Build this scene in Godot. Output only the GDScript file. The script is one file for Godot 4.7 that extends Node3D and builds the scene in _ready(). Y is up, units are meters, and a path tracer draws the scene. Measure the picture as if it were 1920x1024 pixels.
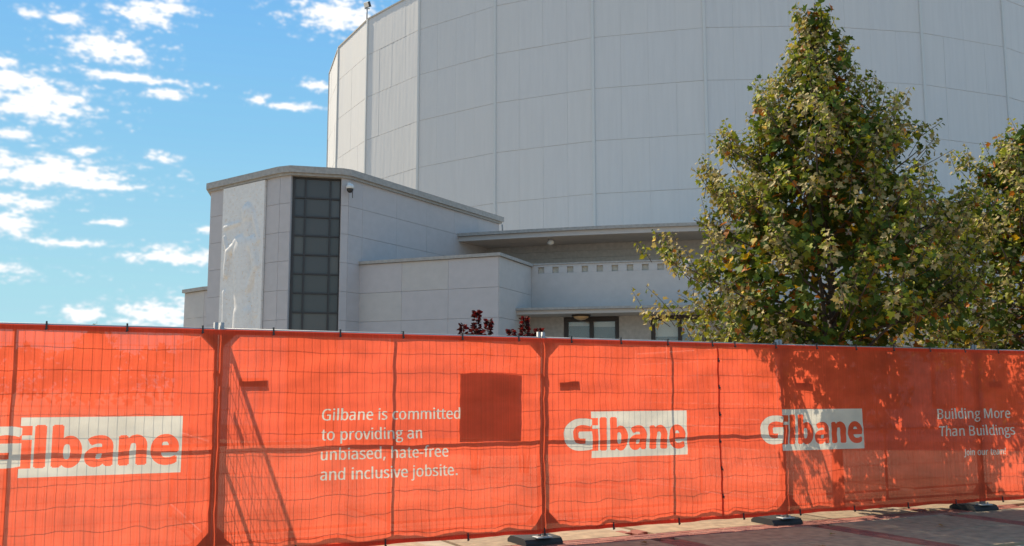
extends Node3D
# ---------------------------------------------------------------- constants read off the photograph (metres, y up, -z away)
const EYE := 1.4475
const PL := 3.2024                    # length of one fence panel
const POSTS := [Vector2(-5.475, 7.084), Vector2(-2.59, 8.473), Vector2(0.296, 9.862), Vector2(3.142, 11.33), Vector2(6.065, 12.639), Vector2(8.988, 13.947)]
const HUB := Vector2(14.512, 78.673)  # centre of the round hall: x, distance
const HALL_R := 29.42
const STEP := 0.2057                  # one facet of the hall, radians
const FIRST := -1.1716                # angle of facet corner 0, from the direction towards the camera
const UP := Vector3.UP
const GROUND := -0.075               # the paving lies this far under the height that the fence is measured from
var M := {}
var taken := {}
var shared := {}
var rng := RandomNumberGenerator.new()

# ---------------------------------------------------------------- helpers
func W(x: float, y: float, away: float) -> Vector3:
	return Vector3(x, y, -away)

func numbered(called: String) -> String:
	if not taken.has(called):
		taken[called] = 0
		return called
	taken[called] += 1
	return "%s_%03d" % [called, taken[called]]

func meta(o: Node, label: String, category: String, group := "") -> void:
	o.set_meta("label", label)
	o.set_meta("category", category)
	if group != "":
		o.set_meta("group", group)

func thing(called: String, label: String, category: String, at := Vector3.ZERO, group := "") -> Node3D:
	var o := Node3D.new()
	o.name = numbered(called)
	add_child(o)
	o.position = at
	meta(o, label, category, group)
	return o

func put(parent: Node, called: String, mesh: Mesh, mat: Material, xf := Transform3D.IDENTITY) -> MeshInstance3D:
	var o := MeshInstance3D.new()
	o.name = called if parent != self else numbered(called)
	o.mesh = mesh
	if mat != null:
		o.material_override = mat
	o.transform = xf
	parent.add_child(o, true)
	return o

func begin() -> SurfaceTool:
	var st := SurfaceTool.new()
	st.begin(Mesh.PRIMITIVE_TRIANGLES)
	st.set_smooth_group(-1)
	return st

func quad(st: SurfaceTool, a: Vector3, b: Vector3, c: Vector3, d: Vector3) -> void:   # counter-clockwise seen from outside
	for p in [a, c, b, a, d, c]:
		st.add_vertex(p)

func done(st: SurfaceTool) -> ArrayMesh:
	st.generate_normals()
	return st.commit()

func box(st: SurfaceTool, xf: Transform3D, size: Vector3) -> void:
	var h := size / 2.0
	var c := []
	for i in 8:
		c.append(xf * Vector3(h.x if i & 1 else -h.x, h.y if i & 2 else -h.y, h.z if i & 4 else -h.z))
	quad(st, c[4], c[5], c[7], c[6])
	quad(st, c[1], c[0], c[2], c[3])
	quad(st, c[0], c[4], c[6], c[2])
	quad(st, c[5], c[1], c[3], c[7])
	quad(st, c[6], c[7], c[3], c[2])
	quad(st, c[0], c[1], c[5], c[4])

func at(p: Vector3) -> Transform3D:
	return Transform3D(Basis(), p)

func box_mesh(size: Vector3) -> ArrayMesh:
	var key := "b%v" % size
	if not shared.has(key):
		var st := begin()
		box(st, at(Vector3.ZERO), size)
		shared[key] = done(st)
	return shared[key]

# a slab with chamfered front edges, its front at z = 0, facing +z
func slab_mesh(w: float, h: float, t: float, e: float) -> ArrayMesh:
	var key := "s%.3f %.3f %.3f %.3f" % [w, h, t, e]
	if not shared.has(key):
		var st := begin()
		var o := []
		var n := []
		for s in [[-1, -1], [1, -1], [1, 1], [-1, 1]]:
			o.append(Vector3(s[0] * w / 2, s[1] * h / 2, -e))
			n.append(Vector3(s[0] * (w / 2 - e), s[1] * (h / 2 - e), 0))
		quad(st, n[0], n[1], n[2], n[3])
		for i in 4:
			var j := (i + 1) % 4
			quad(st, o[i], o[j], n[j], n[i])
			quad(st, o[i] - Vector3(0, 0, t - e), o[j] - Vector3(0, 0, t - e), o[j], o[i])
		shared[key] = done(st)
	return shared[key]

func tube(st: SurfaceTool, pts: Array, radii: Array, sides := 8, capped := true) -> void:
	var rings := []
	var side := Vector3.RIGHT
	for i in pts.size():
		var d: Vector3 = (pts[min(i + 1, pts.size() - 1)] - pts[max(i - 1, 0)]).normalized()
		side = side - d * side.dot(d)
		if side.length() < 0.1:
			side = d.cross(Vector3(0.3, 0.1, 0.95))
		side = side.normalized()
		var other := d.cross(side)
		var ring := []
		for k in sides:
			var a := TAU * k / sides
			ring.append(pts[i] + (side * cos(a) + other * sin(a)) * radii[i])
		rings.append(ring)
	for i in pts.size() - 1:
		for k in sides:
			var j := (k + 1) % sides
			quad(st, rings[i][k], rings[i][j], rings[i + 1][j], rings[i + 1][k])
	if capped:
		for k in range(1, sides - 1):
			for p in [rings[0][0], rings[0][k], rings[0][k + 1]]:
				st.add_vertex(p)
			for p in [rings[-1][0], rings[-1][k + 1], rings[-1][k]]:
				st.add_vertex(p)

func bar(p: Vector3, q: Vector3, r: float, sides := 10) -> ArrayMesh:
	var st := begin()
	st.set_smooth_group(0)
	tube(st, [p, q], [r, r], sides)
	return done(st)

func ring_point(r: float, a: float, y: float) -> Vector3:     # a: radians from the direction towards the camera, to the right
	return W(HUB.x + r * sin(a), y, HUB.y - r * cos(a))

func arc_box(st: SurfaceTool, r0: float, r1: float, y0: float, y1: float, a0: float, a1: float, n: int) -> void:
	for i in n:
		var a := lerpf(a0, a1, float(i) / n)
		var b := lerpf(a0, a1, float(i + 1) / n)
		var o0 := ring_point(r1, a, y0)
		var o1 := ring_point(r1, b, y0)
		var o2 := ring_point(r1, b, y1)
		var o3 := ring_point(r1, a, y1)
		var i0 := ring_point(r0, a, y0)
		var i1 := ring_point(r0, b, y0)
		var i2 := ring_point(r0, b, y1)
		var i3 := ring_point(r0, a, y1)
		quad(st, o0, o1, o2, o3)
		quad(st, i1, i0, i3, i2)
		quad(st, o3, o2, i2, i3)
		quad(st, i0, i1, o1, o0)
		if i == 0:
			quad(st, i0, o0, o3, i3)
		if i == n - 1:
			quad(st, o1, i1, i2, o2)

func arc_mesh(r0: float, r1: float, y0: float, y1: float, d0: float, d1: float, n: int) -> ArrayMesh:
	var st := begin()
	arc_box(st, r0, r1, y0, y1, deg_to_rad(d0), deg_to_rad(d1), n)
	return done(st)

func prism(poly: Array, y0: float, y1: float) -> ArrayMesh:   # poly: Vector2(x, away), left to right as the camera sees its front
	var st := begin()
	var n := poly.size()
	for i in n:
		var p: Vector2 = poly[i]
		var q: Vector2 = poly[(i + 1) % n]
		quad(st, W(p.x, y0, p.y), W(q.x, y0, q.y), W(q.x, y1, q.y), W(p.x, y1, p.y))
	var flat := PackedVector2Array(poly)
	var tri := Geometry2D.triangulate_polygon(flat)
	for i in range(0, tri.size(), 3):
		var t := [flat[tri[i]], flat[tri[i + 1]], flat[tri[i + 2]]]
		var ccw: float = (t[1] - t[0]).cross(t[2] - t[0])
		if ccw < 0:
			t.reverse()
		for k in [0, 2, 1]:
			st.add_vertex(W(t[k].x, y1, t[k].y))
		for k in [0, 1, 2]:
			st.add_vertex(W(t[k].x, y0, t[k].y))
	return done(st)

func facing(p: Vector2, q: Vector2, y := 0.0) -> Transform3D:  # origin at p; x along p to q, z outwards
	var d := W(q.x - p.x, 0, q.y - p.y).normalized()
	return Transform3D(Basis(d, UP, d.cross(UP)), W(p.x, y, p.y))

# ---------------------------------------------------------------- materials
func noise_tex(freq: float, lo: Color, hi: Color, size := 512, octaves := 4, seed_ := 1, as_normal := false, bump := 4.0) -> NoiseTexture2D:
	var n := FastNoiseLite.new()
	n.seed = seed_
	n.frequency = freq
	n.fractal_octaves = octaves
	var t := NoiseTexture2D.new()
	t.width = size
	t.height = size
	t.seamless = true
	t.noise = n
	if as_normal:
		t.as_normal_map = true
		t.bump_strength = bump
	else:
		var g := Gradient.new()
		g.set_color(0, lo)
		g.set_color(1, hi)
		t.color_ramp = g
	return t

func mat(called: String, lin: Color, rough := 0.8, metal := 0.0) -> StandardMaterial3D:
	var m := StandardMaterial3D.new()
	m.resource_name = called
	m.albedo_color = lin.linear_to_srgb()
	m.roughness = rough
	m.metallic = metal
	M[called] = m
	return m

func grained(called: String, lin: Color, spread: float, freq: float, scale: float, rough := 0.85, seed_ := 1) -> StandardMaterial3D:
	var m := mat(called, lin, rough)
	var lo := 1.0 - spread
	m.albedo_texture = noise_tex(freq, Color(lo, lo, lo), Color(1, 1, 1), 512, 5, seed_)
	m.uv1_triplanar = true
	m.uv1_world_triplanar = true
	m.uv1_scale = Vector3.ONE * scale
	return m

func materials() -> void:
	grained("hall_paint", Color(0.61, 0.59, 0.57), 0.035, 0.012, 0.11, 0.55, 3)
	grained("hall_paint_b", Color(0.602, 0.584, 0.567), 0.035, 0.012, 0.13, 0.55, 4)
	grained("hall_paint_c", Color(0.616, 0.594, 0.57), 0.035, 0.012, 0.09, 0.55, 5)
	mat("hall_joint", Color(0.49, 0.46, 0.41), 0.9)
	for k in ["hall_paint", "hall_paint_b", "hall_paint_c"]:
		M[k].uv1_scale *= Vector3(5.0, 0.35, 5.0)
	mat("rib_paint", Color(0.56, 0.56, 0.54), 0.6)
	grained("tower_paint", Color(0.485, 0.453, 0.448), 0.05, 0.02, 0.25, 0.8, 6)
	grained("tower_paint_b", Color(0.47, 0.442, 0.44), 0.05, 0.02, 0.31, 0.8, 7)
	mat("tower_joint", Color(0.38, 0.37, 0.37), 0.9)
	grained("trim_paint", Color(0.42, 0.40, 0.37), 0.2, 0.03, 0.4, 0.8, 8)
	grained("concourse_paint", Color(0.495, 0.465, 0.44), 0.05, 0.02, 0.3, 0.85, 9)
	grained("board_paint", Color(0.50, 0.475, 0.445), 0.15, 0.02, 0.5, 0.85, 10)
	grained("niche_paint", Color(0.54, 0.50, 0.42), 0.15, 0.03, 0.5, 0.9, 10)
	var r := grained("relief_stone", Color(0.78, 0.75, 0.71), 0.08, 0.02, 0.5, 0.8, 11)
	r.detail_enabled = true
	var g := Gradient.new()
	g.offsets = PackedFloat32Array([0.0, 0.74, 0.84, 1.0])
	g.colors = PackedColorArray([Color(0.80, 0.62, 0.30, 0), Color(0.80, 0.62, 0.30, 0), Color(0.78, 0.58, 0.26, 0.55), Color(0.6, 0.4, 0.15, 0.8)])
	var stain := noise_tex(0.03, Color.WHITE, Color.WHITE, 512, 4, 21)
	stain.color_ramp = g
	r.detail_albedo = stain
	r.detail_blend_mode = BaseMaterial3D.BLEND_MODE_MIX
	mat("bronze_frame", Color(0.045, 0.042, 0.042), 0.5, 0.3)
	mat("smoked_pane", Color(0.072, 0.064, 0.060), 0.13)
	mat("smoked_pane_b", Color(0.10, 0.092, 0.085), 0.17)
	mat("door_frame", Color(0.030, 0.022, 0.020), 0.5)
	var gl := mat("clear_glass", Color(0.9, 0.95, 0.95), 0.02)
	gl.transparency = BaseMaterial3D.TRANSPARENCY_ALPHA
	gl.albedo_color.a = 0.12
	mat("blind_cloth", Color(0.62, 0.60, 0.54), 0.9)
	mat("room_shade_brown", Color(0.22, 0.17, 0.125), 0.9)  # brown kept dark: the dimness of the rooms is put into the colour
	var amber := mat("amber_glass", Color(0.62, 0.40, 0.20), 0.3)
	amber.backlight_enabled = true
	amber.backlight = Color(0.3, 0.2, 0.1)
	mat("bronze", Color(0.06, 0.04, 0.025), 0.4, 0.6)
	mat("white_plastic", Color(0.62, 0.62, 0.6), 0.5)
	mat("dark_plastic", Color(0.02, 0.02, 0.022), 0.4)
	mat("lamp_glass", Color(0.75, 0.75, 0.72), 0.2)
	mat("galvanised", Color(0.33, 0.335, 0.33), 0.62, 0.35)
	mat("wire", Color(0.30, 0.30, 0.31), 0.5, 0.6)
	mat("steel_plate", Color(0.30, 0.30, 0.30), 0.6, 0.2)
	grained("rubber", Color(0.022, 0.022, 0.022), 0.3, 0.05, 3.0, 0.75, 12)
	var sb := mat("sign_board", Color(0.78, 0.74, 0.68), 0.6)
	sb.backlight_enabled = true
	sb.backlight = Color(0.34, 0.28, 0.22)
	grained("concrete", Color(0.40, 0.325, 0.235), 0.22, 0.015, 0.4, 0.9, 13)
	grained("slab_a", Color(0.36, 0.262, 0.165), 0.25, 0.02, 0.6, 0.9, 14)
	grained("slab_b", Color(0.335, 0.245, 0.155), 0.25, 0.02, 0.7, 0.9, 15)
	grained("slab_c", Color(0.385, 0.28, 0.175), 0.25, 0.02, 0.5, 0.9, 16)
	grained("brick_a", Color(0.36, 0.115, 0.075), 0.35, 0.05, 3.0, 0.9, 17)
	grained("brick_b", Color(0.42, 0.16, 0.11), 0.35, 0.05, 3.1, 0.9, 18)
	grained("brick_c", Color(0.30, 0.10, 0.075), 0.35, 0.05, 2.9, 0.9, 19)
	mat("cast_iron", Color(0.055, 0.045, 0.04), 0.6, 0.4)
	grained("bark", Color(0.17, 0.13, 0.10), 0.5, 0.04, 2.0, 0.95, 20)
	grained("twig_bark", Color(0.13, 0.085, 0.06), 0.4, 0.04, 4.0, 0.95, 21)
	var leaf := mat("leaf", Color(1, 1, 1), 0.62)
	leaf.metallic_specular = 0.3
	leaf.vertex_color_use_as_albedo = true
	leaf.backlight_enabled = true
	leaf.backlight = Color(0.75, 0.75, 0.6)

# ---------------------------------------------------------------- sky
func sky_color(el: float) -> Color:
	var stops := [[-90.0, Color(0.30, 0.26, 0.21)], [-1.0, Color(0.32, 0.28, 0.23)], [0.0, Color(0.49, 0.77, 0.84)], [6.0, Color(0.41, 0.73, 0.855)], [14.5, Color(0.272, 0.595, 0.872)], [20.5, Color(0.215, 0.525, 0.885)], [26.0, Color(0.175, 0.46, 0.86)], [45.0, Color(0.135, 0.38, 0.76)], [90.0, Color(0.10, 0.31, 0.68)]]
	for i in stops.size() - 1:
		if el <= stops[i + 1][0]:
			return stops[i][1].lerp(stops[i + 1][1], (el - stops[i][0]) / (stops[i + 1][0] - stops[i][0]))
	return stops[-1][1]

func make_sky() -> Image:
	var puffs := [[-26.9, 15.3, 2.9, 1.25], [-28.4, 16.3, 2.4, 0.7], [-23.5, 18.5, 2.2, 0.85], [-22.4, 17.2, 2.6, 0.3], [-20.2, 16.5, 1.1, 0.35], [-25.6, 19.8, 1.0, 0.4], [-21.9, 20.6, 1.6, 0.7], [-20.4, 21.2, 1.3, 0.5], [-26.2, 11.6, 3.9, 0.95], [-23.6, 11.2, 2.2, 0.42], [-27.6, 10.0, 1.9, 0.4], [-28.0, 8.7, 1.3, 0.9], [-24.7, 12.9, 0.9, 0.3], [-28.2, 13.4, 1.2, 0.35], [-19.5, 7.5, 2.3, 0.55], [-22.8, 9.2, 0.9, 0.2], [-25.0, 7.9, 1.8, 0.22], [-20.3, 12.9, 0.9, 0.28], [-15.1, 16.6, 0.6, 0.3], [-13.2, 16.4, 1.4, 0.24], [-10.5, 21.6, 2.7, 1.0], [-11.8, 17.7, 0.8, 0.3], [-24.0, 4.1, 1.2, 0.5], [-20.2, 4.2, 2.0, 0.85], [-28.8, 17.1, 0.6, 0.4], [-27.5, 19.8, 0.6, 0.25], [-17.5, 9.1, 0.8, 0.2]]
	rng.seed = 77
	for i in 900:
		var az := rng.randf_range(-180, 180)
		var el := rad_to_deg(asin(rng.randf_range(0.05, 0.95)))
		if absf(az) < 31.0 and el < 36.0:
			continue
		var s := rng.randf_range(0.8, 1.6)
		puffs.append([az, el, s * rng.randf_range(1.0, 3.2) / maxf(cos(deg_to_rad(el)), 0.3), s * rng.randf_range(0.35, 1.0)])
	var n := FastNoiseLite.new()
	n.seed = 5
	n.frequency = 0.32
	n.fractal_octaves = 6
	n.fractal_gain = 0.58
	var img := Image.create(512, 256, false, Image.FORMAT_RGB8)
	paint_sky(img, Rect2(-180, 90, 360, -180), puffs, n)
	img.resize(4096, 2048, Image.INTERPOLATE_CUBIC)
	var px := 4096.0 / 360.0
	var near := Image.create(int(64 * px), int(36 * px), false, Image.FORMAT_RGB8)
	paint_sky(near, Rect2(-32, 36, near.get_width() / px, -near.get_height() / px), puffs, n)
	img.blit_rect(near, Rect2i(0, 0, near.get_width(), near.get_height()), Vector2i(int((180 - 32) * px), int((90 - 36) * px)))
	var rolled := Image.create(4096, 2048, false, Image.FORMAT_RGB8)      # a panorama's left edge is straight ahead (-z)
	rolled.blit_rect(img, Rect2i(2048, 0, 2048, 2048), Vector2i(0, 0))
	rolled.blit_rect(img, Rect2i(0, 0, 2048, 2048), Vector2i(2048, 0))
	return rolled

func paint_sky(img: Image, area: Rect2, puffs: Array, n: FastNoiseLite) -> void:
	var w := img.get_width()
	var h := img.get_height()
	var cover := PackedFloat32Array()
	cover.resize(w * h)
	for p in puffs:
		var reach := 2.4
		var x0: int = clampi(int((p[0] - p[2] * reach - area.position.x) / area.size.x * w), 0, w)
		var x1: int = clampi(int((p[0] + p[2] * reach - area.position.x) / area.size.x * w) + 1, 0, w)
		var y0: int = clampi(int((p[1] + p[3] * reach - area.position.y) / area.size.y * h), 0, h)
		var y1: int = clampi(int((p[1] - p[3] * reach - area.position.y) / area.size.y * h) + 1, 0, h)
		for y in range(y0, y1):
			var el: float = area.position.y + area.size.y * (y + 0.5) / h
			for x in range(x0, x1):
				var az: float = area.position.x + area.size.x * (x + 0.5) / w
				var dx: float = (az - p[0]) / p[2]
				var dy: float = (el - p[1]) / p[3]
				if dy < 0:
					dy *= 1.3
				cover[y * w + x] = maxf(cover[y * w + x], exp(-(dx * dx + dy * dy) * 0.95))
	for y in h:
		var el: float = area.position.y + area.size.y * (y + 0.5) / h
		var base := sky_color(el)
		for x in w:
			var c := cover[y * w + x]
			var out := base
			if c > 0.02:
				var az: float = area.position.x + area.size.x * (x + 0.5) / w
				var f := n.get_noise_2d(az * 1.9 + el * 0.8, el * 5.6 - az * 0.5)
				var f2 := n.get_noise_2d(az * 6.0 + 90.0, el * 15.0 - az * 1.5)
				var d := c * 1.5 + f * 1.15 + f2 * 0.6 - 0.42
				var a := pow(smoothstep(-0.34, 0.84, d), 1.5)
				var white := Color(0.92, 0.95, 1.0).lerp(Color(1.14, 1.13, 1.12), smoothstep(0.15, 0.8, d))
				out = base.lerp(white, a * 0.97)
			img.set_pixel(x, y, (out * 0.5).linear_to_srgb())

# ---------------------------------------------------------------- the round hall
func wavy_panel(w: float, h: float, t: float, seed_: int) -> ArrayMesh:     # sheet panel that bulges a few millimetres
	var key := "w%.3f %.3f %d" % [w, h, seed_]
	if shared.has(key):
		return shared[key]
	var r := RandomNumberGenerator.new()
	r.seed = seed_
	var st := begin()
	st.set_smooth_group(0)
	var nx := 10
	var ny := 4
	var z := []
	for j in ny + 1:
		var row := []
		for i in nx + 1:
			var edge := 0.0 if i == 0 or i == nx else 1.0
			row.append(edge * (0.0045 * sin(i * 2.35 + seed_) + r.randf_range(-0.0028, 0.0028)))
		z.append(row)
	for j in ny:
		for i in nx:
			var a := Vector3(-w / 2 + w * i / nx, -h / 2 + h * j / ny, z[j][i])
			var b := Vector3(-w / 2 + w * (i + 1) / nx, a.y, z[j][i + 1])
			var c := Vector3(b.x, -h / 2 + h * (j + 1) / ny, z[j + 1][i + 1])
			var d := Vector3(a.x, c.y, z[j + 1][i])
			quad(st, a, b, c, d)
	st.set_smooth_group(-1)
	var o := [Vector3(-w / 2, -h / 2, 0), Vector3(w / 2, -h / 2, 0), Vector3(w / 2, h / 2, 0), Vector3(-w / 2, h / 2, 0)]
	for i in 4:
		var j := (i + 1) % 4
		quad(st, o[i] - Vector3(0, 0, t), o[j] - Vector3(0, 0, t), o[j], o[i])
	shared[key] = done(st)
	return shared[key]

func corner(i: int) -> Vector2:
	var a := FIRST + STEP * i
	return Vector2(HUB.x + HALL_R * sin(a), HUB.y - HALL_R * cos(a))

func round_hall() -> void:
	var t := thing("round_hall", "huge round windowless hall clad in pale grey-white metal panels", "building")
	var poly := []
	var n := 31
	for i in n:
		var a := FIRST + (TAU / n) * i if i > 11 else FIRST + STEP * i
		poly.append(Vector2(HUB.x + (HALL_R - 0.02) * sin(a), HUB.y - (HALL_R - 0.02) * cos(a)))
	put(t, "core_wall", prism(poly, GROUND - 0.05, 26.0), M.hall_joint)
	var rows := [26.22, 23.74, 20.83, 17.91, 14.98, 12.05, 9.12]
	rng.seed = 9
	var paints := [M.hall_paint, M.hall_paint, M.hall_paint_b, M.hall_paint_c]
	for f in range(-1, 10):
		var p := corner(f)
		var q := corner(f + 1)
		var xf := facing(p, q)
		var wide := p.distance_to(q)
		for k in rows.size() - 1:
			var h: float = rows[k] - rows[k + 1] - 0.019
			for c in 4:
				var w := (wide - 0.10) / 4.0
				var o := put(t, "wall_panel", wavy_panel(w - 0.005, snappedf(h, 0.01), 0.05, rng.randi_range(1, 6)), paints[rng.randi_range(0, 3)])
				o.transform = xf * Transform3D(Basis(UP, rng.randf_range(-0.003, 0.003)), Vector3(0.05 + w * (c + 0.5), (rows[k] + rows[k + 1]) / 2, rng.randf_range(-0.004, 0.004)))
	for f in range(-1, 11):
		var p := corner(f)
		var out := W(p.x - HUB.x, 0, p.y - HUB.y).normalized()
		var xf := Transform3D(Basis(UP.cross(out), UP, out), W(p.x, 0, p.y))
		put(t, "rib", slab_mesh(0.17, 17.0, 0.14, 0.02), M.rib_paint, xf * at(Vector3(0, 26.25 - 8.5 - (0.0 if f < 3 else 0.0), 0.07)))
	var st := begin()
	for f in range(-1, 10):
		var p := corner(f)
		var q := corner(f + 1)
		var xf := facing(p, q)
		box(st, xf * at(Vector3(p.distance_to(q) / 2, 26.26, -0.12)), Vector3(p.distance_to(q) + 0.02, 0.10, 0.34))
	put(t, "roof_edge", done(st), M.trim_paint)
	# floodlight on the roof edge
	var c1 := corner(1)
	var b := thing("floodlight", "small white floodlight on a pole at the edge of the round roof", "floodlight", W(c1.x - 0.08, 26.3, c1.y + 0.1))
	put(b, "pole", bar(Vector3(0, 0, 0), Vector3(0, 0.75, 0), 0.045), M.galvanised)
	put(b, "bracket", box_mesh(Vector3(0.34, 0.06, 0.08)), M.galvanised, at(Vector3(0, 0.75, 0)))
	var head := Transform3D(Basis.from_euler(Vector3(0.45, -0.6, 0.0)), Vector3(-0.05, 0.98, 0.05))
	put(b, "housing", slab_mesh(0.46, 0.36, 0.2, 0.03), M.dark_plastic, head)
	put(b, "lens", slab_mesh(0.38, 0.28, 0.02, 0.005), M.lamp_glass, head * at(Vector3(0, 0, 0.012)))

# ---------------------------------------------------------------- walls of storey-high panels
func panelled(t: Node, p: Vector2, q: Vector2, rows: Array, cols: Array, mats: Array) -> void:   # cols: fractions along p to q
	var xf := facing(p, q)
	var wide := p.distance_to(q)
	for k in rows.size() - 1:
		for c in cols.size() - 1:
			var w: float = (cols[c + 1] - cols[c]) * wide - 0.005
			var h: float = rows[k] - rows[k + 1] - 0.011
			put(t, "wall_panel", slab_mesh(snappedf(w, 0.001), snappedf(h, 0.001), 0.05, 0.003), mats[rng.randi_range(0, mats.size() - 1)], xf * at(Vector3((cols[c] + cols[c + 1]) / 2 * wide, (rows[k] + rows[k + 1]) / 2, 0.018 + rng.randf_range(-0.002, 0.002))))

func relief_mesh(w: float, h: float) -> ArrayMesh:
	# low relief of a striding figure with raised arm, in metres from the slab's lower left corner; [x, y, x, y, radius, radius, height]
	var top := h
	var s := func(x: float, y: float) -> Vector2: return Vector2(x / 270.0 * w, top - y / 270.0 * w)
	var bones := [
		[165, 112, 168, 132, 34, 30, 0.16], [168, 150, 172, 200, 22, 24, 0.12],                      # head, neck
		[110, 235, 205, 245, 34, 36, 0.15], [140, 260, 150, 420, 62, 50, 0.19], [150, 430, 160, 500, 52, 50, 0.17],   # shoulders, trunk, hips
		[100, 240, 52, 262, 24, 20, 0.14], [52, 262, 40, 330, 18, 14, 0.13], [40, 330, 42, 352, 15, 12, 0.14],        # arm folded at the left
		[210, 250, 232, 330, 24, 20, 0.15], [232, 330, 190, 420, 18, 15, 0.15], [190, 420, 182, 440, 15, 12, 0.14],   # arm at the right
		[140, 510, 128, 640, 42, 32, 0.17], [128, 640, 100, 760, 28, 20, 0.15], [100, 760, 82, 800, 18, 14, 0.13],    # left leg
		[175, 510, 178, 620, 40, 30, 0.18], [178, 620, 160, 740, 26, 20, 0.15], [150, 760, 190, 880, 20, 14, 0.14],   # right leg
		[215, 610, 216, 612, 32, 32, 0.17],                                                                          # the ball beside the knee
		[20, 160, 120, 150, 10, 8, 0.06], [200, 120, 245, 230, 12, 10, 0.07], [235, 330, 238, 520, 12, 10, 0.06], [30, 420, 36, 620, 12, 8, 0.05], [225, 800, 235, 900, 14, 12, 0.06], [40, 250, 20, 200, 12, 8, 0.08]]
	var caps := []
	for b in bones:
		caps.append([s.call(b[0], b[1]), s.call(b[2], b[3]), b[4] / 270.0 * w, b[5] / 270.0 * w, b[6]])
	var nx := 56
	var ny := 150
	var noise := FastNoiseLite.new()
	noise.seed = 8
	noise.frequency = 2.4
	var z := []
	for j in ny + 1:
		var row := PackedFloat32Array()
		for i in nx + 1:
			var p := Vector2(w * i / nx, h * j / ny)
			var best := 0.0
			for c in caps:
				var d: Vector2 = c[1] - c[0]
				var k := clampf((p - c[0]).dot(d) / maxf(d.length_squared(), 1e-6), 0, 1)
				var r := lerpf(c[2], c[3], k)
				var q: float = p.distance_to(c[0] + d * k) / r
				if q < 1.0:
					best = maxf(best, c[4] * 0.8 * sqrt(1.0 - q * q))
			var v := noise.get_noise_2d(p.x, p.y)
			row.append((best + (0.006 * v if best > 0 else maxf(0.0, v - 0.3) * 0.012)) * (0.0 if i == 0 or i == nx or j == 0 or j == ny else 1.0))
		z.append(row)
	var st := begin()
	st.set_smooth_group(0)
	for j in ny:
		for i in nx:
			var a := Vector3(w * i / nx, h * j / ny, z[j][i])
			var b := Vector3(w * (i + 1) / nx, a.y, z[j][i + 1])
			var c := Vector3(b.x, h * (j + 1) / ny, z[j + 1][i + 1])
			quad(st, a, b, c, Vector3(a.x, c.y, z[j + 1][i]))
	st.set_smooth_group(-1)
	var o := [Vector3(0, 0, 0), Vector3(w, 0, 0), Vector3(w, h, 0), Vector3(0, h, 0)]
	for i in 4:
		var j := (i + 1) % 4
		quad(st, o[i] - Vector3(0, 0, 0.08), o[j] - Vector3(0, 0, 0.08), o[j], o[i])
	return done(st)

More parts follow.
